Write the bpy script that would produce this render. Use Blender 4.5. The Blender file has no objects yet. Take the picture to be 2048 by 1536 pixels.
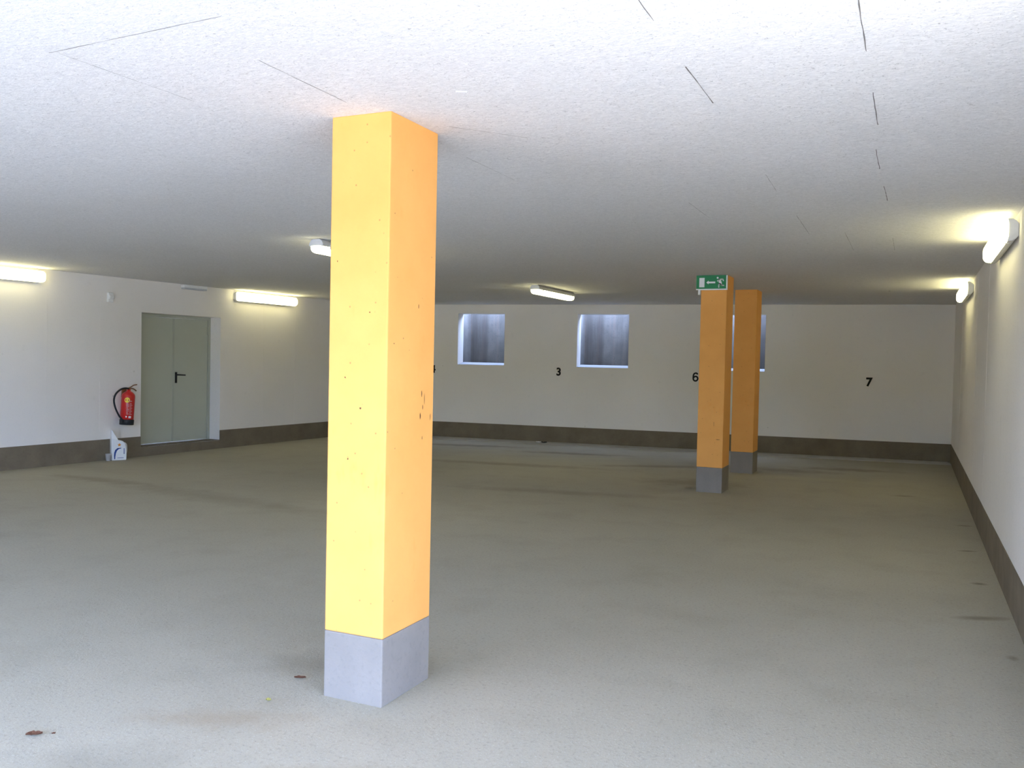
import bpy, bmesh, math, random
from mathutils import Matrix, Vector
random.seed(7)
S = bpy.context.scene
COL = S.collection

# ------------------------------------------------------------------ camera
FPX = 1759.4946
CR = Vector((0.9100557889, 0.4139610589, 0.0208495269))
CU = Vector((-0.0302464448, 0.0161577701, 0.9994118666))
CF = Vector((-0.4133807127, 0.9101511787, -0.0272253225))
cam_d = bpy.data.cameras.new('camera')
cam_d.sensor_width = 36.0
cam_d.lens = FPX / 2048.0 * 36.0
cam_d.clip_start = 0.02
cam = bpy.data.objects.new('camera', cam_d)
COL.objects.link(cam)
m = Matrix((CR, CU, -CF)).transposed().to_4x4()
m.translation = Vector((0, 0, 1.49))
cam.matrix_world = m
S.camera = cam

# ------------------------------------------------------------------ light
SKY = (0.43, 0.585, 1.0)
SKY_STRENGTH = 23.5
LAMP_COLOR = (1.0, 0.92, 0.48)
LAMP_STRENGTH = 11.2
OPEN_X0, OPEN_X1, OPEN_Z = -7.5, 3.6, 2.519
RIGHT_Y = 2.6                    # the right wall starts here; before it the slab is an unseen canopy, left open to add side light
FRONT_Y = -2.3                    # the slab edge and the garage entrance; the camera stands just inside
w = bpy.data.worlds.new('world')
S.world = w
w.use_nodes = True
bg = w.node_tree.nodes['Background']
bg.inputs['Color'].default_value = (*SKY, 1)
bg.inputs['Strength'].default_value = SKY_STRENGTH
sun_d = bpy.data.lights.new('sun', 'SUN')
sun_d.energy = 47.0
sun_d.angle = math.radians(0.6)
sun_d.color = (1.0, 0.90, 0.82)
sun = bpy.data.objects.new('sun', sun_d)
COL.objects.link(sun)
sun.location = (6, -6, 8)
sun.rotation_euler = Vector((0.70, -0.08, 0.70)).to_track_quat('Z', 'Y').to_euler()

def portal(loc, X, Y, sx, sy):
    """sky portal: emits nothing, only steers sampling of the sky; light goes along -(X x Y)"""
    l = bpy.data.lights.new('sky_portal', 'AREA')
    l.shape = 'RECTANGLE'; l.size = sx; l.size_y = sy
    l.cycles.is_portal = True
    o = bpy.data.objects.new('sky_portal', l)
    COL.objects.link(o)
    X = Vector(X).normalized(); Y = Vector(Y).normalized(); Z = X.cross(Y)
    mm = Matrix((X, Y, Z)).transposed().to_4x4(); mm.translation = Vector(loc)
    o.matrix_world = mm
# opening faces -Y; portal must shine +Y, so its -Z = +Y
portal(((OPEN_X0 + OPEN_X1) / 2, FRONT_Y - 0.01, OPEN_Z / 2), (1, 0, 0), (0, 0, 1), OPEN_X1 - OPEN_X0, OPEN_Z)
portal((OPEN_X1 + .01, (FRONT_Y + RIGHT_Y) / 2, OPEN_Z / 2), (0, 1, 0), (0, 0, 1), RIGHT_Y - FRONT_Y, OPEN_Z)
portal(((OPEN_X1 + .885) / 2, RIGHT_Y + .01, OPEN_Z / 2), (-1, 0, 0), (0, 0, 1), OPEN_X1 - .885, OPEN_Z)

S.view_settings.view_transform = 'Standard'
S.view_settings.look = 'None'
S.view_settings.gamma = 1.0
S.view_settings.use_curve_mapping = False
S.view_settings.exposure = 0.14
S.cycles.use_denoising = True
S.cycles.max_bounces = 16
S.cycles.diffuse_bounces = 12
S.cycles.sample_clamp_indirect = 12.0

# ------------------------------------------------------------------ materials
def srgb(h):
    h = h.lstrip('#'); v = [int(h[i:i + 2], 16) / 255 for i in (0, 2, 4)]
    return tuple(c / 12.92 if c <= 0.04045 else ((c + 0.055) / 1.055) ** 2.4 for c in v)

class Mat:
    def __init__(self, name, rough=0.8, spec=0.3):
        self.m = bpy.data.materials.new(name); self.m.use_nodes = True
        self.t = self.m.node_tree
        self.b = self.t.nodes['Principled BSDF']
        self.b.inputs['Roughness'].default_value = rough
        self.b.inputs['Specular IOR Level'].default_value = spec
        self.co = self.t.nodes.new('ShaderNodeTexCoord').outputs['Object']
        self.heights = []
    def n(self, kind, **kw):
        nd = self.t.nodes.new(kind)
        for k, v in kw.items(): setattr(nd, k, v)
        return nd
    def link(self, a, b): self.t.links.new(a, b)
    def mapping(self, scale=(1, 1, 1), rot=(0, 0, 0), loc=(0, 0, 0)):
        mp = self.n('ShaderNodeMapping')
        mp.inputs['Scale'].default_value = scale
        mp.inputs['Rotation'].default_value = rot
        mp.inputs['Location'].default_value = loc
        self.link(self.co, mp.inputs['Vector']); return mp.outputs['Vector']
    def noise(self, scale, detail=3, rough=0.55, vec=None, dist=0.0):
        nz = self.n('ShaderNodeTexNoise')
        nz.inputs['Scale'].default_value = scale; nz.inputs['Detail'].default_value = detail
        nz.inputs['Roughness'].default_value = rough; nz.inputs['Distortion'].default_value = dist
        self.link(vec if vec is not None else self.co, nz.inputs['Vector'])
        return nz.outputs['Fac']
    def voronoi(self, scale, vec=None, feature='F1'):
        v = self.n('ShaderNodeTexVoronoi', feature=feature)
        v.inputs['Scale'].default_value = scale
        self.link(vec if vec is not None else self.co, v.inputs['Vector'])
        return v.outputs['Distance']
    def ramp(self, fac, lo, hi, a=0.0, b=1.0):
        r = self.n('ShaderNodeMapRange'); r.clamp = True
        r.inputs['From Min'].default_value = lo; r.inputs['From Max'].default_value = hi
        r.inputs['To Min'].default_value = a; r.inputs['To Max'].default_value = b
        self.link(fac, r.inputs['Value']); return r.outputs['Result']
    def math(self, op, a, b):
        q = self.n('ShaderNodeMath', operation=op)
        for i, v in enumerate((a, b)):
            if isinstance(v, (int, float)): q.inputs[i].default_value = v
            else: self.link(v, q.inputs[i])
        return q.outputs[0]
    def mix(self, fac, a, b, blend='MIX'):
        q = self.n('ShaderNodeMix', data_type='RGBA', blend_type=blend)
        if isinstance(fac, (int, float)): q.inputs[0].default_value = fac
        else: self.link(fac, q.inputs[0])
        for i, v in ((6, a), (7, b)):
            if isinstance(v, tuple): q.inputs[i].default_value = (*v[:3], 1)
            else: self.link(v, q.inputs[i])
        return q.outputs[2]
    def color(self, c):
        if isinstance(c, tuple): self.b.inputs['Base Color'].default_value = (*c[:3], 1)
        else: self.link(c, self.b.inputs['Base Color'])
    def bump(self, h, strength=0.3, dist=0.01, prev=None):
        q = self.n('ShaderNodeBump')
        q.inputs['Strength'].default_value = strength; q.inputs['Distance'].default_value = dist
        self.link(h, q.inputs['Height'])
        if prev is not None: self.link(prev, q.inputs['Normal'])
        self.link(q.outputs['Normal'], self.b.inputs['Normal']); return q.outputs['Normal']
    def ellipse(self, x, y, rx, ry, rot=0.0, wob=0.35, scale=6.0, soft=0.55):
        """a stain of its own place and ragged outline, 1 inside 0 outside"""
        mp = self.n('ShaderNodeMapping', vector_type='TEXTURE')
        mp.inputs['Location'].default_value = (x, y, 0)
        mp.inputs['Rotation'].default_value = (0, 0, rot)
        mp.inputs['Scale'].default_value = (rx, ry, 1000)
        self.link(self.co, mp.inputs['Vector'])
        ln = self.n('ShaderNodeVectorMath', operation='LENGTH')
        self.link(mp.outputs['Vector'], ln.inputs[0])
        d = self.math('ADD', ln.outputs['Value'], self.math('MULTIPLY', self.math('SUBTRACT', self.noise(scale, 4), 0.5), wob * 4))
        return self.ramp(d, 1.0, 1.0 - soft)

def simple(name, col, rough=0.5, spec=0.4, var=0.08, scale=30, metal=0.0):
    M = Mat(name, rough, spec)
    f = M.noise(scale, 3)
    M.color(M.mix(f, tuple(c * (1 - var) for c in col), tuple(min(1, c * (1 + var)) for c in col)))
    M.b.inputs['Metallic'].default_value = metal
    return M.m

# white wall paint on formwork concrete
def wall_paint():
    M = Mat('white_wall_paint', 0.85, 0.2)
    big = M.noise(0.6, 3); fine = M.noise(9, 4)
    c = M.mix(M.ramp(big, .3, .7), (0.79, 0.75, 0.68), (0.84, 0.80, 0.735))
    dk = M.noise(110, 3, .7, M.mapping((1, 1, 1), loc=(5, 5, 0)))
    c = M.mix(M.math('MULTIPLY', M.ramp(dk, .62, .74), .6), c, (0.12, 0.11, 0.09))
    c = M.mix(M.math('MULTIPLY', M.ramp(fine, .62, .75), .12), c, (0.5, 0.48, 0.43))
    spots = M.ramp(M.voronoi(2.2), .035, .012)
    c = M.mix(M.math('MULTIPLY', spots, .45), c, (0.33, 0.30, 0.27))
    M.color(c)
    M.bump(M.noise(60, 3), .12, .004)
    return M.m
WALL = wall_paint()

def concrete(name, a, b, streak=0.0, bumpy=.25):
    M = Mat(name, 0.9, 0.2)
    f = M.noise(3.5, 5, .6); g = M.noise(45, 3)
    c = M.mix(M.ramp(f, .3, .7), a, b)
    c = M.mix(M.math('MULTIPLY', M.ramp(g, .55, .75), .25), c, tuple(x * .65 for x in a))
    if streak:
        s = M.noise(1.0, 4, .6, M.mapping((3.5, 3.5, .25)))
        c = M.mix(M.math('MULTIPLY', M.ramp(s, .45, .62), streak), c, (0.10, 0.085, 0.075))
        s2 = M.noise(1.0, 3, .6, M.mapping((6, 6, .25), loc=(4, 0, 0)))
        c = M.mix(M.math('MULTIPLY', M.ramp(s2, .58, .7), streak * .6), c, (0.42, 0.30, 0.24))
        sp = M.noise(14, 5, .7)
        c = M.mix(M.math('MULTIPLY', M.ramp(sp, .5, .7), .55), c, (0.13, 0.125, 0.12))
    M.color(c); M.bump(g, bumpy, .006)
    return M.m
PLINTH = concrete('grey_plinth_concrete', (0.165, 0.132, 0.088), (0.215, 0.176, 0.118))
PILLAR_BASE = concrete('pillar_base_concrete', (0.225, 0.20, 0.17), (0.265, 0.235, 0.20))
WELL = concrete('light_well_concrete', (0.19, 0.178, 0.16), (0.27, 0.255, 0.23), .55)
SILL = simple('white_sill_paint', (0.42, 0.42, 0.42), .7, .2)

def ceiling_mat():
    M = Mat('wood_wool_ceiling', 0.95, 0.1)
    # short strands lying in several directions, with open pores between them
    hs = []
    for k, a in enumerate((0.1, 0.8, 1.5, 2.2, 2.8)):
        v = M.mapping((38, 150, 1), (0, 0, a), (k * 3.1, k * 1.7, 0))
        hs.append(M.noise(1.0, 2, .5, v, 0.9))
    h = hs[0]
    for q in hs[1:]: h = M.math('MAXIMUM', h, q)
    lo = M.noise(85, 4, .7, None, 1.2)
    lo2 = M.noise(30, 4, .7, None, .8)
    hole = M.math('MULTIPLY', M.ramp(lo, .56, .70), M.ramp(lo2, .42, .62))
    c = M.mix(M.ramp(h, .52, .76), (0.66, 0.655, 0.645), (0.86, 0.85, 0.84))
    c = M.mix(M.math('MULTIPLY', hole, .75), c, (0.24, 0.23, 0.21))
    blot = M.noise(.8, 3)
    c = M.mix(M.math('MULTIPLY', M.ramp(blot, .5, .75), .10), c, (0.55, 0.52, 0.46))
    M.color(c)
    M.bump(M.math('SUBTRACT', h, M.math('MULTIPLY', hole, .7)), .45, .005)
    return M.m
CEIL = ceiling_mat()
JOINT = simple('dark_panel_joint', (0.20, 0.185, 0.17), .95, .1)

def floor_mat():
    M = Mat('worn_floor_screed', 0.88, 0.2)
    big = M.noise(.35, 4, .6); mid = M.noise(2.2, 5, .65); fine = M.noise(120, 3, .6); grit = M.noise(60, 4, .7)
    c = M.mix(M.ramp(big, .3, .7), (0.335, 0.310, 0.240), (0.385, 0.358, 0.28))
    c = M.mix(M.math('MULTIPLY', M.ramp(mid, .5, .75), .25), c, (0.22, 0.20, 0.145))
    c = M.mix(M.math('MULTIPLY', M.ramp(grit, .54, .68), .50), c, (0.17, 0.16, 0.13))
    dk = M.noise(110, 3, .7, M.mapping((1, 1, 1), loc=(5, 5, 0)))
    c = M.mix(M.math('MULTIPLY', M.ramp(dk, .62, .74), .6), c, (0.12, 0.11, 0.09))
    c = M.mix(M.math('MULTIPLY', M.ramp(fine, .60, .70), .50), c, (0.60, 0.59, 0.55))
    # polished tyre lanes and dirt trails where cars turn into the bays, and one patch of painted pillar shade
    dirt = (0.10, 0.088, 0.062)
    for (x, y, rx, ry, rot, a) in ((-6.9, 13.5, 1.3, .22, .25, .55), (-5.0, 13.3, 1.2, .20, .2, .5), (-5.3, 11.4, 1.9, .22, .15, .35),
                                   (-3.3, 12.4, 1.1, .20, .45, .45), (-2.5, 10.9, .8, .5, .2, .35), (-.8, 13.6, .9, .25, .2, .45),
                                   (-.05, 11.2, .16, .05, .3, .6), (-1.6, 13.0, .9, .3, .1, .35), (.43, 5.95, .20, .06, .45, .55),
                                   (.47, 6.9, .06, .05, 0, .7), (.52, 5.2, .035, .05, 0, .45), (.46, 8.1, .10, .04, .4, .6), (.5, 9.4, .1, .05, .2, .5),
                                   (-6.5, 7.0, 2.2, .3, -.12, .22), (-8.6, 7.3, 1.0, .2, 0, .3), (-2.6, 2.25, .5, .22, .5, .25),
                                   (-3.6, 9.3, 1.5, .25, .2, .25), (-2.6, 3.45, .28, .22, .7, .3)):  # last patch: near pillar's soft shade put into the floor colour
        c = M.mix(M.math('MULTIPLY', M.ellipse(x, y, rx, ry, rot, .3, 5, .8), a), c, dirt)
    for (x, y, rx, ry, rot, a) in ((-6.2, 13.0, 1.0, .07, .35, .5), (-4.3, 12.9, .9, .08, .4, .4), (-1.0, 12.2, 1.1, .25, .1, .3), (-7.5, 11.5, 1.6, .3, -.05, .22)):
        c = M.mix(M.math('MULTIPLY', M.ellipse(x, y, rx, ry, rot, .25, 5, .9), a), c, (0.42, 0.39, 0.26))
    for (x, y, rx, ry, rot, a) in ((-2.15, 2.25, .60, .16, .45, .6), (-2.55, 2.75, .5, .12, .4, .35), (-1.85, 2.55, .5, .12, .5, .35)):
        c = M.mix(M.math('MULTIPLY', M.ellipse(x, y, rx, ry, rot, .35, 9, .9), a), c, (0.27, 0.20, 0.12))
    M.color(c)
    n1 = M.bump(grit, .30, .006)
    M.bump(fine, .20, .003, n1)
    return M.m
FLOOR = floor_mat()
STRIP = concrete('light_kerb_screed', (0.40, 0.39, 0.37), (0.50, 0.49, 0.46))
LOW_BOUNCE = concrete('low_bounce_dark', (0.13, 0.13, 0.128), (0.18, 0.178, 0.17))
BOUNCE_GROUND = concrete('bounce_ground_pale', (0.58, 0.56, 0.52), (0.66, 0.64, 0.60))
SKY_BLOCKER = simple('sky_blocker_green', (0.035, 0.06, 0.02), .9, .1, .4, 12)
SUN_BLOCKER = concrete('sun_blocker_grey', (0.4, 0.4, 0.4), (0.45, 0.45, 0.45))

def yellow():
    M = Mat('yellow_pillar_paint', 0.75, 0.25)
    f = M.noise(4, 4)
    c = M.mix(M.ramp(f, .3, .7), (0.78, 0.365, 0.090), (0.83, 0.40, 0.105))
    v = M.n('ShaderNodeTexVoronoi'); v.inputs['Scale'].default_value = 17
    M.link(M.co, v.inputs['Vector'])
    pick = M.ramp(v.outputs['Color'], .45, .5)
    sp = M.math('MULTIPLY', M.ramp(v.outputs['Distance'], .085, .04), pick)
    c = M.mix(M.math('MULTIPLY', sp, .75), c, (0.30, 0.15, 0.05))
    orange = M.ramp(M.noise(7, 4, .7, M.mapping((1, 1, .4), loc=(3, 3, 3))), .62, .72)
    c = M.mix(M.math('MULTIPLY', orange, .35), c, (0.80, 0.33, 0.06))
    M.color(c); M.bump(M.noise(70, 3), .10, .003)
    return M.m
YELLOW = yellow()
SCUFF = simple('dark_scuff', (0.12, 0.06, 0.03), .9, .1)

DOOR = simple('grey_green_door_paint', (0.47, 0.485, 0.38), .45, .4, .04, 3)
DOOR_FRAME = simple('grey_door_frame', (0.43, 0.44, 0.35), .5, .4, .05, 4)
BLACK = simple('black_plastic', (0.012, 0.013, 0.014), .45, .4)
RUBBER = simple('black_rubber', (0.02, 0.022, 0.025), .6, .3)
RED = simple('red_enamel', (0.55, 0.015, 0.012), .28, .5, .05)
YSTICK = simple('yellow_sticker', (0.85, 0.65, 0.06), .5, .3)
WSTICK = simple('white_print', (0.75, 0.74, 0.74), .5, .3)
WPLASTIC = simple('white_plastic', (0.80, 0.80, 0.77), .45, .4)
FADED = simple('faded_label_print', (0.52, 0.30, 0.29), .5, .3)
BRASS = simple('dark_brass', (0.25, 0.12, 0.05), .4, .5, metal=.6)
GREYPL = simple('grey_lamp_plastic', (0.52, 0.53, 0.55), .5, .4)
GREEN = simple('green_sign', (0.0, 0.20, 0.055), .4, .4, .03)
SIGNW = simple('white_sign', (0.78, 0.80, 0.79), .4, .4, .02)
NUM = simple('black_number_paint', (0.012, 0.012, 0.011), .7, .2)
JUGW = simple('white_jug_plastic', (0.72, 0.73, 0.72), .4, .4, .05)
JUGB = simple('blue_print', (0.02, 0.055, 0.22), .5, .3)
JUGO = simple('orange_print', (0.70, 0.26, 0.03), .5, .3)
LEAFB = simple('brown_leaf', (0.10, 0.045, 0.025), .8, .2, .35, 60)
LEAFG = simple('yellow_green_leaf', (0.33, 0.30, 0.08), .8, .2, .3, 60)
PAPER = simple('white_paper', (0.85, 0.85, 0.85), .8, .2)
CHROME = simple('bright_metal', (0.7, 0.7, 0.7), .3, .5, metal=1)

def lamp_glow():
    M = Mat('lit_lamp_diffuser', .4, .3)
    M.color((0.85, 0.85, 0.8))
    M.b.inputs['Emission Color'].default_value = (*LAMP_COLOR, 1)
    M.b.inputs['Emission Strength'].default_value = LAMP_STRENGTH
    return M.m
GLOW = lamp_glow()

# ------------------------------------------------------------------ mesh helpers
def box(bm, x0, x1, y0, y1, z0, z1, mi=0):
    vs = [bm.verts.new((x, y, z)) for x in (x0, x1) for y in (y0, y1) for z in (z0, z1)]
    fs = []
    for q in ((0, 1, 3, 2), (4, 6, 7, 5), (0, 4, 5, 1), (2, 3, 7, 6), (0, 2, 6, 4), (1, 5, 7, 3)):
        f = bm.faces.new([vs[i] for i in q]); f.material_index = mi; fs.append(f)
    return vs
def quadprism(bm, pts, z0, z1, mi=0):
    """pts: plan outline (x, y) counter-clockwise"""
    a = [bm.verts.new((x, y, z0)) for x, y in pts]; b = [bm.verts.new((x, y, z1)) for x, y in pts]
    n = len(pts)
    fs = [bm.faces.new(list(reversed(a))), bm.faces.new(b)]
    for i in range(n): fs.append(bm.faces.new([a[i], a[(i + 1) % n], b[(i + 1) % n], b[i]]))
    for f in fs: f.material_index = mi
def prism(bm, prof, axis, a0, a1, mi=0):
    """extrude a 2-D profile along an axis: axis x -> profile is (y, z); axis y -> (x, z)"""
    def P(p, t): return (t, p[0], p[1]) if axis == 'x' else ((p[0], t, p[1]) if axis == 'y' else (p[0], p[1], t))
    A = [bm.verts.new(P(p, a0)) for p in prof]; B = [bm.verts.new(P(p, a1)) for p in prof]
    n = len(prof)
    fs = [bm.faces.new(A), bm.faces.new(list(reversed(B)))]
    for i in range(n): fs.append(bm.faces.new([A[i], B[i], B[(i + 1) % n], A[(i + 1) % n]]))
    for f in fs: f.material_index = mi
def lathe(bm, prof, seg=32, c=(0, 0), mi=0):
    rings = []
    for r, z in prof:
        rings.append([bm.verts.new((c[0] + r * math.cos(2 * math.pi * i / seg), c[1] + r * math.sin(2 * math.pi * i / seg), z)) for i in range(seg)])
    for a, b in zip(rings, rings[1:]):
        for i in range(seg):
            f = bm.faces.new([a[i], a[(i + 1) % seg], b[(i + 1) % seg], b[i]]); f.material_index = mi; f.smooth = True
    bm.faces.new(list(reversed(rings[0]))).material_index = mi
    bm.faces.new(rings[-1]).material_index = mi
def tube(bm, pts, r, seg=10, mi=0):
    pts = [Vector(p) for p in pts]; rings = []
    rr = r if isinstance(r, (list, tuple)) else [r] * len(pts)
    up = Vector((0, 0, 1)); prevn = None
    for i, p in enumerate(pts):
        t = (pts[min(i + 1, len(pts) - 1)] - pts[max(i - 1, 0)]).normalized()
        if prevn is None:
            n = t.cross(up) if abs(t.dot(up)) < .95 else t.cross(Vector((1, 0, 0)))
        else: n = prevn - t * prevn.dot(t)
        n.normalize(); prevn = n; b = t.cross(n)
        rings.append([bm.verts.new(p + (n * math.cos(2 * math.pi * k / seg) + b * math.sin(2 * math.pi * k / seg)) * rr[i]) for k in range(seg)])
    for a, b in zip(rings, rings[1:]):
        for k in range(seg):
            f = bm.faces.new([a[k], a[(k + 1) % seg], b[(k + 1) % seg], b[k]]); f.smooth = True; f.material_index = mi
    bm.faces.new(list(reversed(rings[0]))); bm.faces.new(rings[-1])
def spline(pts, n=8):
    out = []
    P = [Vector(p) for p in pts]; P = [P[0]] + P + [P[-1]]
    for i in range(1, len(P) - 2):
        for k in range(n):
            t = k / n
            out.append(.5 * ((2 * P[i]) + (-P[i - 1] + P[i + 1]) * t + (2 * P[i - 1] - 5 * P[i] + 4 * P[i + 1] - P[i + 2]) * t * t + (-P[i - 1] + 3 * P[i] - 3 * P[i + 1] + P[i + 2]) * t ** 3))
    out.append(P[-2]); return out

def build(name, bm, mats, parent=None, bevel=0.0, seg=2):
    bmesh.ops.remove_doubles(bm, verts=bm.verts, dist=1e-6)
    bmesh.ops.recalc_face_normals(bm, faces=bm.faces)
    me = bpy.data.meshes.new(name); bm.to_mesh(me); bm.free()
    o = bpy.data.objects.new(name, me)
    for mm in (mats if isinstance(mats, (list, tuple)) else [mats]): me.materials.append(mm)
    COL.objects.link(o)
    if parent is not None: o.parent = parent
    if bevel:
        md = o.modifiers.new('bevel', 'BEVEL'); md.width = bevel; md.segments = seg; md.limit_method = 'ANGLE'
        md.angle_limit = math.radians(40)
    return o
def frame(X, Y, loc):
    X = Vector(X).normalized(); Y = Vector(Y).normalized(); Z = X.cross(Y)
    mm = Matrix((X, Y, Z)).transposed().to_4x4(); mm.translation = Vector(loc); return mm
def thing(name, label, cat, mw=None, loc=None, group=None):
    o = bpy.data.objects.new(name, None); COL.objects.link(o)
    o.empty_display_size = .1
    if mw is not None: o.matrix_world = mw
    elif loc is not None: o.location = loc
    o['label'] = label; o['category'] = cat
    if group: o['group'] = group
    return o
def tag(o, label, cat, group=None):
    o['label'] = label; o['category'] = cat
    if group: o['group'] = group
    return o
def structure(o, label, cat):
    o['kind'] = 'structure'; o['label'] = label; o['category'] = cat; return o

# ------------------------------------------------------------------ room
H = 2.519
BA, YB = 0.11152, 15.6526           # back wall y = YB + BA x
LA, XL = 0.05733, -10.5327          # left wall x = XL + LA y
XR = 0.6051
BH = 0.2877
T = 0.28
nb = math.hypot(1, BA); nl = math.hypot(1, LA)
def backframe(x, z=0, off=0):      # local X along wall to the right, Y into the wall
    return frame((1, BA, 0), (-BA, 1, 0), (x + off * BA / nb, YB + BA * x - off / nb, z))
def leftframe(y, z=0, off=0):
    return frame((LA, 1, 0), (-1, LA, 0), (XL + LA * y + off / nl, y - off * LA / nl, z))
def rightframe(y, z=0, off=0):
    return frame((0, -1, 0), (1, 0, 0), (XR - off, y, z))
yc = (YB + BA * XL) / (1 - BA * LA); xc = XL + LA * yc          # left/back corner
ycr = YB + BA * XR
FY = FRONT_Y
xlf = XL + LA * FY

def wall_with_holes(bm, x0, x1, z0, z1, thick, holes, mi=0):
    """wall in its local frame, front face at y = 0, holes = [(xa, xb, za, zb)]"""
    xs = sorted({x0, x1, *[h[0] for h in holes], *[h[1] for h in holes]})
    zs = sorted({z0, z1, *[h[2] for h in holes], *[h[3] for h in holes]})
    V = {}
    def v(x, y, z):
        k = (round(x, 5), round(y, 5), round(z, 5))
        if k not in V: V[k] = bm.verts.new(k)
        return V[k]
    def solid(i, k):
        if i < 0 or k < 0 or i >= len(xs) - 1 or k >= len(zs) - 1: return False
        cx = (xs[i] + xs[i + 1]) / 2; cz = (zs[k] + zs[k + 1]) / 2
        return not any(h[0] < cx < h[1] and h[2] < cz < h[3] for h in holes)
    for i in range(len(xs) - 1):
        for k in range(len(zs) - 1):
            if not solid(i, k): continue
            a, b, c, d = xs[i], xs[i + 1], zs[k], zs[k + 1]
            bm.faces.new([v(a, 0, c), v(b, 0, c), v(b, 0, d), v(a, 0, d)])
            bm.faces.new([v(a, thick, c), v(a, thick, d), v(b, thick, d), v(b, thick, c)])
            if not solid(i - 1, k): bm.faces.new([v(a, 0, c), v(a, 0, d), v(a, thick, d), v(a, thick, c)])
            if not solid(i + 1, k): bm.faces.new([v(b, 0, c), v(b, thick, c), v(b, thick, d), v(b, 0, d)])
            if not solid(i, k - 1): bm.faces.new([v(a, 0, c), v(a, thick, c), v(b, thick, c), v(b, 0, c)])
            if not solid(i, k + 1): bm.faces.new([v(a, 0, d), v(b, 0, d), v(b, thick, d), v(a, thick, d)])

# floor (inside), unseen ground (outside), toned pale and dark to shape the bounce
bm = bmesh.new()
quadprism(bm, [(xlf - T, FY - .3), (OPEN_X1, FY - .3), (OPEN_X1, RIGHT_Y), (XR + T, RIGHT_Y), (XR + T, ycr + T), (xc - T, yc + T)], -.2, 0)
fl = structure(build('floor', bm, FLOOR), 'worn grey concrete floor with tyre marks and dirt', 'floor')
bm = bmesh.new(); quadprism(bm, [(-22, -26), (18, -26), (18, -6), (-22, -6)], -.2, -.005)
structure(build('bounce_ground', bm, BOUNCE_GROUND), 'unseen pale ground added to bounce sunlight onto the ceiling', 'ground')
bm = bmesh.new(); quadprism(bm, [(-22, -6), (18, -6), (18, 16), (OPEN_X1, 16), (OPEN_X1, FY - .3), (-22, FY - .3)], -.2, -.006)
quadprism(bm, [(XR + T, RIGHT_Y), (OPEN_X1, RIGHT_Y), (OPEN_X1, 16), (XR + T, 16)], -.2, -.006)
structure(build('low_bounce_ground', bm, LOW_BOUNCE), 'unseen dark ground at the garage entrance, added to lower the near bounce', 'ground')

# ceiling with its panel joints
bm = bmesh.new()
quadprism(bm, [(xlf - T, FY), (OPEN_X1, FY), (OPEN_X1, RIGHT_Y), (XR + T, RIGHT_Y), (XR + T, ycr + T), (xc - T, yc + T)], H, H + .28)
def joint(x0, y0, x1, y1, wd=.006):
    a = Vector((x0, y0)); b = Vector((x1, y1)); n = max(2, int((b - a).length / .05))
    d = (b - a).normalized(); q = Vector((-d.y, d.x))
    L, R_ = [], []
    for i in range(n + 1):
        p = a + (b - a) * i / n + q * random.uniform(-.0012, .0012)
        ww = wd * random.uniform(.2, .6) * .5
        L.append(bm.verts.new((*(p + q * ww), H - .0012))); R_.append(bm.verts.new((*(p - q * ww), H - .0012)))
    for i in range(n):
        f = bm.faces.new([L[i], L[i + 1], R_[i + 1], R_[i]]); f.material_index = 1
for j in ((-.169, 2.3, -.167, 3.10, .008), (-.165, 3.57, -.163, 4.05, .008), (-.187, 4.5, -.184, 4.95, .007), (-.177, 5.42, -.169, 5.9, .008),
          (-.738, 2.1, -.738, 2.6, .006), (-.745, 3.04, -.746, 3.5, .009), (-.75, 4.9, -.76, 5.4, .004), (-1.33, 5.6, -1.33, 6.2, .004), (-.75, 6.3, -.76, 7.2, .005),
          (-2.11, 2.45, -2.116, 2.98, .006), (-2.75, 2.125, -1.95, 2.09, .005), (-2.72, 2.14, -2.70, 2.75, .004),
          (-2.1, 4.0, -2.1, 4.6, .004), (-1.9, 3.45, -1.65, 3.75, .006), (-.5, 7.2, -.5, 8.3, .005), (-.17, 7.6, -.17, 8.4, .004), (-3.4, 4.6, -2.9, 4.59, .004)):
    joint(*j)
lathe(bm, [(.012, H - .003), (.012, H - .001)], 10, (-.307, 12.83), 1)
lathe(bm, [(.008, H - .003), (.008, H - .001)], 10, (-1.55, 12.6), 1)
structure(build('ceiling', bm, [CEIL, JOINT]), 'white wood-wool panel ceiling', 'ceiling')

# back wall with three window openings
WIN = [(-7.856, -6.931, 1.385, 2.352), (-5.549, -4.612, 1.385, 2.352), (-3.215, -2.282, 1.380, 2.352)]
org = backframe(0)
bm = bmesh.new()
holes = [(a * nb, b * nb, c, d) for a, b, c, d in WIN]
wall_with_holes(bm, (xc - .3) * nb, (XR + .3) * nb, -.1, H + .02, T, holes)
def seam(bm, x, z0, z1, wd=.006, pr=.0018):
    box(bm, x - wd / 2, x + wd / 2, -pr, .001, z0, z1)
for x in (-9.0, -6.45, -4.05, -1.954, -1.20, -.30, .29): seam(bm, x * nb, BH, H)
wb = build('wall_back', bm, WALL); wb.matrix_world = org
structure(wb, 'white back wall with three window openings and painted numbers', 'wall')
# plinths
def plinth(name, mw, x0, x1, label, skip=None):
    bm = bmesh.new()
    segs = [(x0, x1, BH)] if not skip else [(x0, skip[0], BH), (skip[0], skip[1], skip[2]), (skip[1], x1, BH)]
    for a, b, h in segs: box(bm, a, b, -.006, .05, -.02, h)
    o = build(name, bm, PLINTH); o.matrix_world = mw
    return structure(o, label, 'baseboard')
plinth('baseboard_back', org, xc * nb, XR * nb, 'bare concrete plinth band along the back wall')
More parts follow.
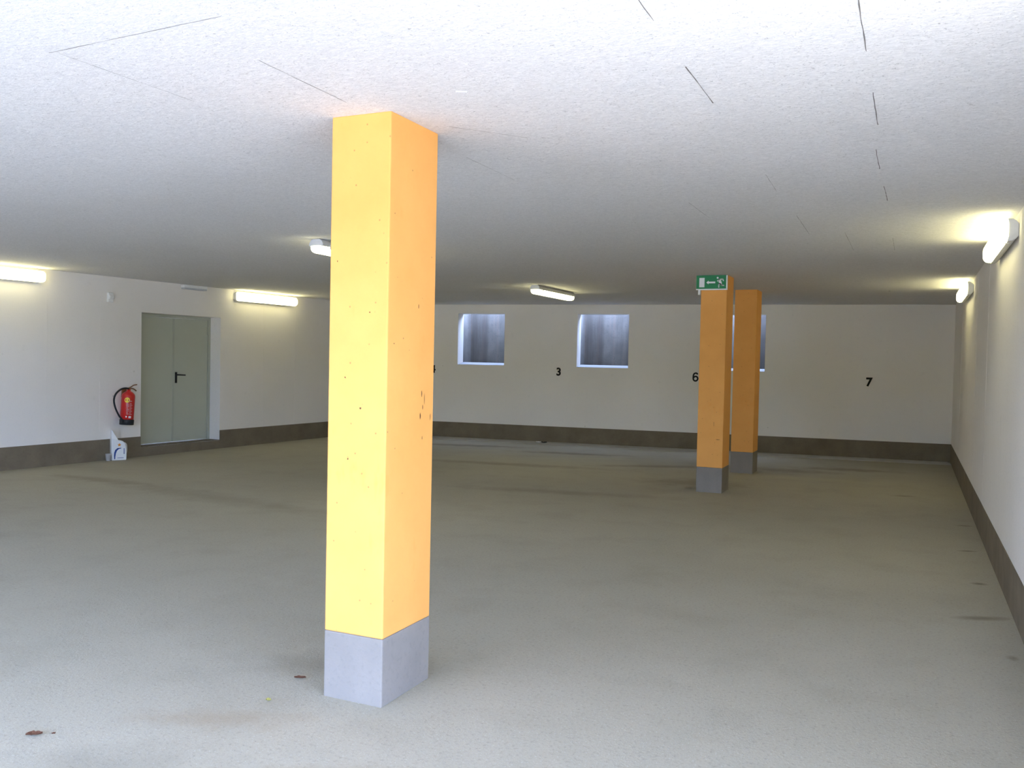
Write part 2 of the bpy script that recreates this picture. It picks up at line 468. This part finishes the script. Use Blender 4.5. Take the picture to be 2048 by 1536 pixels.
# light strip of screed along the back wall foot
bm = bmesh.new()
box(bm, (xc + .3) * nb, (XR - .05) * nb, -.50, -.02, -.05, .004)
o = build('trim_1', bm, STRIP); o.matrix_world = org
structure(o, 'pale strip in the floor along the back wall', 'floor strip')

# windows: openings onto concrete light wells
for i, (a, b, c, d) in enumerate(WIN):
    mw = backframe((a + b) / 2)
    hw = (b - a) * nb / 2
    e = bpy.data.objects.new('window_%d' % (i + 1), None); COL.objects.link(e); e.matrix_world = mw
    structure(e, ('leftmost window opening onto a light well', 'middle window opening onto a light well above the numeral 3',
                  'window opening onto a light well, mostly hidden behind the rear yellow pillar')[i], 'window')
    bm = bmesh.new()
    DP = 0.86; SW = hw + .06; top = 2.60
    box(bm, -SW - .15, SW + .15, DP, DP + .15, .95, top)
    box(bm, -SW - .15, -SW, T + .002, DP, .95, top)
    box(bm, SW, SW + .15, T + .002, DP, .95, top)
    box(bm, -SW - .15, SW + .15, T + .002, DP + .15, .80, .95)
    build('light_well', bm, WELL, e)
    bm = bmesh.new(); prism(bm, [(.004, c - .03), (T + .02, c - .03), (T + .02, c + .046), (.004, c + .004)], 'x', -hw, hw)
    build('sill', bm, SILL, e, .004)
    # portal over the well
    cpos = mw @ Vector((0, (T + DP) / 2, top + .01))
    portal(cpos, mw.col[0].xyz, mw.col[1].xyz, SW * 2 + .3, DP - T + .2)

# left wall with the door opening
DY0, DY1, DZ0, DZ1 = 9.23, 10.713, 0.135, 2.060
lorg = leftframe(0)
bm = bmesh.new()
wall_with_holes(bm, FY * nl, (yc + .28) * nl, -.1, H + .02, T + .1, [(DY0 * nl, DY1 * nl, DZ0, DZ1)])
for y in (6.0, 7.79, 8.563, 11.66, 12.427, 13.6): seam(bm, y * nl, BH, H - .25)
wl = build('wall_left', bm, WALL); wl.matrix_world = lorg
structure(wl, 'white left wall with the grey double door', 'wall')
plinth('baseboard_left', lorg, FY * nl, yc * nl + .004, 'bare concrete plinth band along the left wall', (DY0 * nl, DY1 * nl, DZ0 - .005))

# door
mw = leftframe((DY0 + DY1) / 2, DZ0)
dr = bpy.data.objects.new('door_1', None); COL.objects.link(dr); dr.matrix_world = mw
structure(dr, 'grey-green steel double door in the left wall', 'door')
hw = (DY1 - DY0) * nl / 2; dh = DZ1 - DZ0; DD = .235
bm = bmesh.new()
box(bm, -hw, -hw + .045, DD - .02, DD + .07, 0, dh)
box(bm, hw - .045, hw, DD - .02, DD + .07, 0, dh)
box(bm, -hw + .045, hw - .045, DD - .02, DD + .07, dh - .045, dh)
build('frame', bm, DOOR_FRAME, dr, .003)
split = .035
for nm, xa, xb in (('leaf', -hw + .047, split - .003), ('leaf', split + .003, hw - .047)):
    bm = bmesh.new(); box(bm, xa, xb, DD, DD + .05, .008, dh - .047)
    lf = build(nm, bm, DOOR, dr, .003)
    if xa > 0:
        bm = bmesh.new()
        box(bm, split + .028, split + .062, DD - .014, DD + .001, .90, 1.065)        # escutcheon plate
        tube(bm, [(split + .045, DD, 1.025), (split + .045, DD - .055, 1.025), (split + .06, DD - .06, 1.025), (split + .175, DD - .06, 1.02)], .0105, 10)
        build('handle', bm, BLACK, lf, .002)
        for hz in (.25, 1.65):
            bm = bmesh.new(); lathe(bm, [(.011, hz), (.011, hz + .12)], 12, (hw - .050, DD - .004)); build('hinge', bm, DOOR_FRAME, lf)
bm = bmesh.new(); box(bm, split - .022, split + .012, DD - .006, DD + .002, .01, dh - .05)
build('meeting_strip', bm, DOOR_FRAME, dr, .001)
bm = bmesh.new(); box(bm, -hw, hw, 0.0, DD + .1, -.03, .002)
build('threshold', bm, PLINTH, dr)

# right wall, front wall
bm = bmesh.new()
box(bm, XR, XR + T, RIGHT_Y, ycr + T, -.1, H + .02)
for y in (4.7, 5.4, 8.9, 10.4, 13.4):
    box(bm, XR - .0012, XR + .001, y - .002, y + .002, BH, H)
structure(build('wall_right', bm, WALL), 'white right wall', 'wall')
bm = bmesh.new(); box(bm, XR - .006, XR + .05, RIGHT_Y - .006, ycr, -.02, BH)
structure(build('baseboard_right', bm, PLINTH), 'bare concrete plinth band along the right wall', 'baseboard')
bm = bmesh.new()
box(bm, xlf - T, OPEN_X0, FY, FY + .05, -.1, H + .02)
structure(build('wall_front', bm, WALL), 'front wall left of the garage entrance', 'wall')
bm = bmesh.new(); box(bm, -30, 22, -17, -15.5, -.2, 3.4)  # added unseen block, keeps low sky light off the rear walls
for k in range(150):
    hx = random.uniform(-30, 22); hz = random.uniform(.3, 3.3); hr = random.uniform(.25, .5)
    bmesh.ops.create_icosphere(bm, subdivisions=1, radius=hr, matrix=Matrix.Translation((hx, -15.5, hz)))
structure(build('sky_blocker', bm, SKY_BLOCKER), 'added green block out of view, cutting off the low sky', 'sky_blocker')
bm = bmesh.new()
box(bm, xlf - T, XR + T, RIGHT_Y, 15.0, H + .29, 8.5)  # added block above the slab, keeps sun out of the light wells
quadprism(bm, [(xc - T, 14.9), (XR + T, 14.9), (XR + T, ycr + .26), (xc - T, yc + .26)], H + .29, 8.5)
structure(build('sun_blocker', bm, SUN_BLOCKER), 'added block above the garage, shading the light wells from the sun', 'light_blocker')

# ------------------------------------------------------------------ painted bay numbers (paint on the back wall)
SIX = [(.56, .80), (.47, .92), (.33, .945), (.18, .87), (.10, .70), (.08, .45), (.10, .22), (.20, .09), (.33, .055), (.47, .10), (.565, .24), (.565, .40), (.47, .53), (.33, .57), (.20, .52), (.11, .40)]
def number(ch, x, z0, h, label):
    if ch == '6':
        P = spline([(a, b, 0) for a, b in SIX], 6); bm = bmesh.new(); L, R_ = [], []
        for i, p in enumerate(P):
            t = (P[min(i + 1, len(P) - 1)] - P[max(i - 1, 0)]).normalized(); q = Vector((-t.y, t.x, 0)) * .088
            for lst, sg_ in ((L, 1), (R_, -1)):
                c = p + q * sg_; lst.append(bm.verts.new((x * nb + (c.x - .32) * h * 1.02, -.002, z0 + c.y * h)))
        for i in range(len(P) - 1): bm.faces.new([L[i], L[i + 1], R_[i + 1], R_[i]])
        o = build('painted_number', bm, NUM, wb); o['label'] = label
        return
    cu = bpy.data.curves.new('number', 'FONT'); cu.body = ch; cu.size = 1.0; cu.offset = .035
    cu.extrude = 0.0
    tmp = bpy.data.objects.new('number', cu); COL.objects.link(tmp)
    dg = bpy.context.evaluated_depsgraph_get()
    me = bpy.data.meshes.new_from_object(tmp.evaluated_get(dg))
    bpy.data.objects.remove(tmp)
    xs = [v.co.x for v in me.vertices]; ys = [v.co.y for v in me.vertices]
    k = h / (max(ys) - min(ys)); cx = (max(xs) + min(xs)) / 2
    bm = bmesh.new(); bm.from_mesh(me)
    r = bmesh.ops.extrude_face_region(bm, geom=bm.faces[:])
    for v in [g for g in r['geom'] if isinstance(g, bmesh.types.BMVert)]: v.co.z += .002 / k
    for v in bm.verts:
        px, py, pz = v.co
        v.co = (x * nb + (px - cx) * k * .98, -pz * k - .0005, z0 + (py - min(ys)) * k)
    o = build('painted_number', bm, NUM, wb)
    o['label'] = label
number('4', -8.352, 1.215, .150, 'black painted numeral 4')
number('3', -5.880, 1.220, .150, 'black painted numeral 3')
number('6', -3.430, 1.185, .152, 'black painted numeral 6')
number('7', -.632, 1.175, .150, 'black painted numeral 7')

# ------------------------------------------------------------------ pillars
PW, PD, PG = 0.2986, 0.4011, 0.2909
def pillar(x1, y0, label, scuffs=(), wy=PD, pg=PG):
    t = thing('pillar', label, 'pillar', loc=(x1 - PW / 2, y0 + wy / 2, 0), group='yellow pillars')
    a, b = PW / 2, wy / 2
    bm = bmesh.new(); box(bm, -a, a, -b, b, pg, H + .002)
    sh = build('painted_shaft', bm, YELLOW, t, .006)
    bm = bmesh.new(); box(bm, -a - .0008, a + .0008, -b - .0008, b + .0008, -.005, pg)
    build('bare_base', bm, PILLAR_BASE, t, .006)
    if scuffs:
        bm = bmesh.new()
        for face, u, z, du, dz in scuffs:
            n = 7
            ring = []
            for k in range(n):
                an = 2 * math.pi * k / n; rr = random.uniform(.6, 1.15)
                uu, zz = u + du * rr * math.cos(an), z + dz * rr * math.sin(an)
                ring.append(bm.verts.new((uu, -b - .0012, zz) if face == 'f' else (a + .0012, uu, zz)))
            bm.faces.new(ring)
        build('scuff', bm, SCUFF, sh)
    return t
sc1 = [('s', .09, 1.33, .004, .022), ('s', .10, 1.27, .003, .012), ('s', .08, 1.23, .006, .016), ('s', .115, 1.30, .002, .03), ('s', .17, 1.22, .003, .02),
       ('s', .10, 1.13, .003, .008), ('f', -.06, 1.40, .004, .004), ('f', .02, 1.27, .006, .005), ('f', -.11, 1.9, .003, .004), ('f', .06, 1.68, .004, .004),
       ('s', -.15, 1.55, .004, .003), ('s', .05, 1.72, .003, .012), ('f', -.04, 1.05, .005, .004), ('s', -.16, 2.1, .003, .004)]
P1 = pillar(-2.011, 3.1523, 'large yellow square pillar with grey base, nearest the camera', sc1)
P2 = pillar(-1.9603, 10.2307, 'yellow square pillar carrying the green exit sign', [('f', .09, .62, .03, .003), ('f', .04, .80, .002, .03)])
P3 = pillar(-1.9498, 12.3117, 'rear yellow square pillar just behind the one with the exit sign')

# ------------------------------------------------------------------ exit sign on the second pillar
sx0, sx1, sz0, sz1 = -2.312, -1.953, 2.345, 2.520
yf = 10.2307
sg = thing('exit_sign', 'green emergency exit sign with arrow and running figure on the yellow pillar', 'sign', loc=((sx0 + sx1) / 2, yf, sz0))
wv = (sx1 - sx0) / 2; hh = sz1 - sz0 - .004
bm = bmesh.new(); box(bm, -wv, wv, -.030, -.001, 0, hh)
build('housing', bm, SIGNW, sg, .003)
bm = bmesh.new(); box(bm, -wv + .003, wv - .014, -.034, -.029, .014, hh - .002)
fc = build('green_panel', bm, GREEN, sg, .001)
bm = bmesh.new(); yy0, yy1 = -.0365, -.0335
box(bm, -wv + .038, -wv + .098, yy0, yy1, .032, .140)                        # the door
build('door_symbol', bm, SIGNW, fc)
bm = bmesh.new()
def flat(bm, pts, y0=yy0, y1=yy1): prism(bm, pts, 'y', y0, y1)
flat(bm, [(-.060, .086), (-.035, .108), (-.035, .096), (.042, .096), (.042, .076), (-.035, .076), (-.035, .064)])
build('arrow_symbol', bm, SIGNW, fc)
bm = bmesh.new()
ox, oz = .098, .086
def cap(p, q, r):
    p = Vector(p); q = Vector(q); d = (q - p).normalized(); n = Vector((-d.y, d.x)) * r
    pts = []
    for c0, s0, d0 in ((p, 1, -1), (q, -1, 1)):
        for k in range(7):
            an = math.pi * k / 6
            v = n * s0 * math.cos(an) + d * d0 * r * math.sin(an) if True else 0
            pts.append(tuple(c0 + v))
    flat(bm, pts)
def A(x, z): return (ox + x, oz + z)
cap(A(-.030, .052), A(-.030, .0521), .011)                # head
cap(A(-.008, .028), A(.004, -.012), .015)                 # trunk
cap(A(-.012, .034), A(.030, .036), .0065); cap(A(.030, .036), A(.036, .018), .0055)   # rear arm
cap(A(-.012, .034), A(-.030, .016), .006)                  # front arm
cap(A(.002, -.014), A(.020, -.034), .0075); cap(A(.020, -.034), A(.042, -.036), .006)  # trailing leg
cap(A(.000, -.014), A(-.016, -.030), .007); cap(A(-.016, -.030), A(-.014, -.056), .006)   # leading leg
build('figure_symbol', bm, SIGNW, fc)
bm = bmesh.new(); box(bm, -wv + .022, -wv + .050, -.020, .035, -.055, .002)
build('bracket', bm, SIGNW, sg, .003)

# ------------------------------------------------------------------ batten lights
LL = 1.38
def make_light(label):
    t = thing('batten_light', label, 'light', group='lit batten lights')
    h = LL / 2
    bm = bmesh.new()
    prof = [(0.001, -.036), (-.014, -.056), (-.036, -.071), (-.063, -.074), (-.063, .074), (-.036, .071), (-.014, .056), (0.001, .036)]
    prism(bm, prof, 'x', -h + .006, h - .006)
    build('housing', bm, GREYPL, t, .004)
    for s_ in (-1, 1):
        bm = bmesh.new()
        pr = [(0.0, -.038), (-.014, -.058), (-.036, -.073), (-.0635, -.0755), (-.0635, .0755), (-.036, .073), (-.014, .058), (0.0, .038)]
        prism(bm, pr, 'x', s_ * h, s_ * (h - .03))
        build('end_cap', bm, GREYPL, t, .006)
    bm = bmesh.new()
    rings = []
    N = 14
    for (x, k) in ((-h - .004, .55), (-h + .004, .80), (-h + .020, .94), (-h + .05, 1.0), (h - .05, 1.0), (h - .020, .94), (h - .004, .80), (h + .004, .55)):
        ring = []
        for i in range(N + 1):
            a = math.pi * i / N
            ring.append(bm.verts.new((x, -.0625 - .060 * k * abs(math.sin(a)) ** .75, .0715 * k * math.copysign(abs(math.cos(a)) ** .6, math.cos(a)))))
        rings.append(ring)
    for a, b in zip(rings, rings[1:]):
        for i in range(N): bm.faces.new([a[i], a[i + 1], b[i + 1], b[i]]).smooth = True
    bm.faces.new(rings[0]); bm.faces.new(list(reversed(rings[-1])))
    for a, b in zip(rings, rings[1:]): bm.faces.new([a[0], b[0], b[N], a[N]])
    d_ = build('diffuser', bm, GLOW, t); d_['label'] = 'glowing white diffuser'
    for x in (-h + .12, h - .12):
        for s_ in (-1, 1):
            bm = bmesh.new(); box(bm, x - .012, x + .012, -.082, -.044, s_ * .0695, s_ * .0765)
            build('clip', bm, GREYPL, t, .001)
    return t
def dup(root, mw, label):
    r = root.copy(); COL.objects.link(r); r.matrix_world = mw; r['label'] = label
    for ch in root.children:
        c = ch.copy(); COL.objects.link(c); c.parent = r
        for g in ch.children:
            d = g.copy(); COL.objects.link(d); d.parent = c
    return r
def ceilframe(x, y): return frame((0, 1, 0), (0, 0, 1), (x, y, H - .001))
lt0 = make_light('lit batten light high on the left wall right of the grey double door')
lt0.matrix_world = leftframe(11.665, 2.415, .001)
for mw_, lab in ((leftframe(7.01, 2.415, .001), 'lit batten light at the left edge of the photo, high on the left wall'),
                 (ceilframe(-4.80, 7.03), 'lit ceiling batten light partly hidden behind the near yellow pillar'),
                 (ceilframe(-4.70, 11.72), 'lit ceiling batten light in front of the back windows'),
                 (rightframe(7.25, 2.405, .001), 'lit batten light at the right edge of the photo, nearer one on the right wall'),
                 (rightframe(11.85, 2.405, .001), 'lit batten light near the back corner, farther one on the right wall')):
    dup(lt0, mw_, lab)

# ------------------------------------------------------------------ unlit emergency light and sensor on the left wall
em = thing('emergency_light', 'small white unlit batten at the ceiling edge above the grey double door', 'light', leftframe(10.14, 2.452))
bm = bmesh.new(); box(bm, -.22, .22, -.085, 0, .018, .062); build('housing', bm, WPLASTIC, em, .006)
bm = bmesh.new(); box(bm, -.215, .215, -.080, -.004, -.004, .019); build('cover', bm, GREYPL, em, .006)
sn = thing('motion_sensor', 'small white wall sensor above the fire extinguisher', 'sensor', leftframe(8.70, 2.165))
bm = bmesh.new(); box(bm, -.045, .045, -.035, 0, 0, .135); build('body', bm, WPLASTIC, sn, .012, 3)
bm = bmesh.new(); prism(bm, [(-.034, .035), (-.062, .05), (-.066, .085), (-.034, .115)], 'x', -.036, .036); build('lens', bm, WPLASTIC, sn, .008, 3)

# ------------------------------------------------------------------ fire extinguisher
ex = thing('fire_extinguisher', 'red fire extinguisher with black hose hanging on the left wall by the door', 'fire extinguisher', leftframe(8.905, .478, .112) @ Matrix.Rotation(math.radians(4), 4, 'Y'))
R_ = .088
bm = bmesh.new()
lathe(bm, [(R_ - .004, .045), (R_, .05), (R_, .40), (R_ - .006, .425), (R_ - .024, .448), (.045, .463), (.026, .470), (.024, .492)], 40)
body = build('cylinder', bm, RED, ex)
bm = bmesh.new(); lathe(bm, [(R_ - .006, 0), (R_ + .005, .004), (R_ + .006, .07), (R_ + .002, .076), (R_ - .004, .076)], 40)
build('foot_ring', bm, RUBBER, ex)
bm = bmesh.new(); lathe(bm, [(.018, .488), (.023, .490), (.023, .512), (.014, .520)], 20)
build('valve', bm, BRASS, ex)
def curvpatch(bm, pts, r):
    f = [bm.verts.new((r * math.sin(a), -r * math.cos(a), z)) for a, z in pts]; bm.faces.new(f)
def arcgrid(bm, a0, a1, z0, z1, r, n=6):
    A_ = [bm.verts.new((r * math.sin(a0 + (a1 - a0) * i / n), -r * math.cos(a0 + (a1 - a0) * i / n), z0)) for i in range(n + 1)]
    B_ = [bm.verts.new((r * math.sin(a0 + (a1 - a0) * i / n), -r * math.cos(a0 + (a1 - a0) * i / n), z1)) for i in range(n + 1)]
    for i in range(n): bm.faces.new([A_[i], A_[i + 1], B_[i + 1], B_[i]])
def arcdisc(bm, a, z, rr, r, n=24):
    c = bm.verts.new((r * math.sin(a), -r * math.cos(a), z)); ring = []
    for i in range(n):
        t = 2 * math.pi * i / n; aa = a + rr * math.cos(t) / r; ring.append(bm.verts.new((r * math.sin(aa), -r * math.cos(aa), z + rr * math.sin(t))))
    for i in range(n): bm.faces.new([c, ring[i], ring[(i + 1) % n]])
# viewer stands to the right of the wall normal: labels turn towards the camera
V0 = math.radians(-40)
bm = bmesh.new(); arcdisc(bm, V0 - .12, .345, .036, R_ + .0012); build('inspection_sticker', bm, YSTICK, body)
bm = bmesh.new()
arcgrid(bm, V0 + .12, V0 + .62, .325, .337, R_ + .001)
build('heading_print', bm, FADED, body)
for c_, d_, z_, sh_ in ((-.14, .34, .295, 3), (.30, .42, .291, 2)):
    bm = bmesh.new()
    for k in range(8):
        z = z_ - k * .021
        arcgrid(bm, V0 + c_, V0 + c_ + (d_ if k % sh_ else d_ * .7), z, z + .010, R_ + .001)
    build('label_print', bm, FADED, body)
bm = bmesh.new(); arcgrid(bm, V0 + .22, V0 + .62, .096, .126, R_ + .001); build('white_mark', bm, WSTICK, body)
bm = bmesh.new(); arcgrid(bm, V0 - .2, V0 - .02, .104, .126, R_ + .001); build('white_mark', bm, WSTICK, body)
# levers point to the right along the wall, hose loops out to the left
bm = bmesh.new(); tube(bm, spline([(-.015, 0, .507), (.03, 0, .528), (.075, 0, .555), (.12, -.01, .567)], 6), .008, 8)
build('squeeze_lever', bm, BRASS, ex)
bm = bmesh.new(); tube(bm, spline([(.0, 0, .505), (.05, 0, .510), (.09, 0, .500), (.118, -.008, .478)], 6), .0075, 8)
build('carry_handle', bm, BRASS, ex)
bm = bmesh.new()
tube(bm, spline([(-.012, -.01, .502), (-.07, -.012, .508), (-.145, -.012, .485), (-.215, -.012, .42), (-.240, -.015, .335), (-.215, -.02, .235), (-.165, -.03, .14), (-.125, -.04, .085)], 8), .0125, 10)
hose = build('hose', bm, RUBBER, ex)
bm = bmesh.new(); tube(bm, [(-.133, -.038, .10), (-.118, -.042, .072), (-.105, -.046, .03)], [.014, .016, .012], 12)
build('nozzle', bm, RUBBER, hose)
bm = bmesh.new(); lathe(bm, [(.006, .078), (.013, .082), (.006, .10)], 10, (-.150, -.030)); build('hose_clip', bm, CHROME, ex)
bm = bmesh.new(); box(bm, -.03, .03, .082, .112, .38, .50); box(bm, -.02, .02, .0, .112, .476, .486); build('wall_bracket', bm, BRASS, ex, .002)

# ------------------------------------------------------------------ cut-open white jug and a small cup on the floor
jg = thing('plastic_jug', 'cut-open white plastic jug with blue swoosh standing below the fire extinguisher', 'jug', frame((LA + .55, 1, 0), (-1, LA + .55, 0), (-9.945, 8.79, 0)))
prof = [(x * .80, z) for x, z in [(-.118, .006), (-.112, 0), (.112, 0), (.120, .008), (.124, .10), (.122, .155), (.110, .205), (.090, .240), (.062, .262), (.030, .270), (-.008, .275), (-.025, .300), (-.060, .350), (-.098, .405), (-.112, .418), (-.120, .400), (-.122, .30)]]
bm = bmesh.new(); prism(bm, prof, 'y', -.07, .07)
jb = build('body', bm, JUGW, jg, .014, 3)
bm = bmesh.new(); prism(bm, [(-.013, .281), (-.082, .402), (-.090, .30)], 'y', -.0725, -.069); build('cut_edge', bm, WPLASTIC, jb)
bm = bmesh.new()
sw = [(-.060, .016), (-.064, .06), (-.062, .105), (-.048, .145), (-.018, .170), (.030, .172), (.026, .163), (-.004, .155), (-.026, .132), (-.040, .095), (-.046, .055), (-.048, .018)]
prism(bm, sw, 'y', -.0720, -.0690); build('swoosh_print', bm, JUGB, jb)
bm = bmesh.new()
for (z0_, z1_) in ((.085, .165),): prism(bm, [(.060, z0_), (.070, z0_), (.068, z1_), (.060, z1_)], 'y', -.0718, -.069)
build('side_print', bm, JUGB, jb)
bm = bmesh.new(); prism(bm, [(-.02, .03), (.06, .03), (.06, .036), (-.02, .036)], 'y', -.0718, -.069)
build('bottom_print', bm, JUGB, jb)
bm = bmesh.new()
st = []
for k in range(10):
    a = math.pi / 2 + k * math.pi / 5; r = .026 if k % 2 == 0 else .012
    st.append((.004 + r * math.cos(a), .212 + r * math.sin(a)))
prism(bm, st, 'y', -.0722, -.069); build('star_print', bm, JUGO, jb)
bm = bmesh.new(); tube(bm, spline([(.066, 0, .235), (.100, 0, .215), (.108, 0, .16), (.104, 0, .10), (.090, 0, .07)], 6), .010, 8)
build('grip', bm, JUGW, jg)
cp = thing('plastic_cup', 'small off-white cup on the floor left of the white jug', 'cup', loc=(-9.95, 8.635, 0))
bm = bmesh.new(); lathe(bm, [(.028, 0), (.030, .002), (.040, .092), (.042, .095), (.039, .095), (.029, .008), (.001, .008)], 24)
build('cup_wall', bm, simple('dull_cup', (0.42, 0.40, 0.37), .6, .3), cp)

# ------------------------------------------------------------------ small litter
def leaf(name, label, mat, x, y, L, W, rot, curl=.012, cat='leaf'):
    bm = bmesh.new(); n = 9; Lf, Rt, Md = [], [], []
    for i in range(n + 1):
        t = i / n; ww = W * math.sin(math.pi * min(1, t * 1.02)) ** .7 * .5 * random.uniform(.75, 1.1)
        zz = .004 + curl * (2 * t - 1) ** 2 + random.uniform(0, .003)
        px = (t - .5) * L
        Md.append(bm.verts.new((px, 0, zz * .5))); Lf.append(bm.verts.new((px, ww, zz + ww * .5))); Rt.append(bm.verts.new((px, -ww, zz + ww * .35)))
    for a, b in ((Lf, Md), (Md, Rt)):
        for i in range(n): bm.faces.new([a[i], a[i + 1], b[i + 1], b[i]])
    o = build(name, bm, mat)
    md = o.modifiers.new('solid', 'SOLIDIFY'); md.thickness = .0015
    o.location = (x, y, .0015); o.rotation_euler = (0, 0, rot)
    tag(o, label, cat, 'fallen leaves on the floor' if cat == 'leaf' else None); return o
leaf('dry_leaf', 'crumpled brown leaf on the floor in the lower left corner of the photo', LEAFB, -3.044, 2.307, .060, .030, .75, .005)
leaf('dry_leaf', 'tiny brown leaf scrap right of the crumpled leaf in the lower left corner', LEAFB, -2.987, 2.347, .014, .008, .7, .004)
leaf('dry_leaf', 'flat brown leaf on the floor just left of the near pillar base', LEAFB, -2.525, 3.265, .054, .020, .45, .004)
leaf('dry_leaf', 'small yellow-green leaf on the floor in front of the near pillar, left side', LEAFG, -2.477, 2.989, .024, .022, .3, .006)
leaf('litter_scrap', 'small pale scrap at the foot of the back wall below the numeral 3', PAPER, -6.13, 14.70, .09, .06, .1, .02, 'litter')
leaf('litter_scrap', 'small dark scrap beside the pale one at the foot of the back wall', BLACK, -6.02, 14.715, .10, .07, .5, .02, 'litter')
bm = bmesh.new(); box(bm, -.022, .022, -.007, .007, -.002, 0)
o = build('ceiling_label', bm, PAPER); o.location = (-1.611, 3.02, H - .0005); o.rotation_euler = (0, 0, .42)
tag(o, 'tiny white sticker on the ceiling up and right of the near pillar', 'sticker')
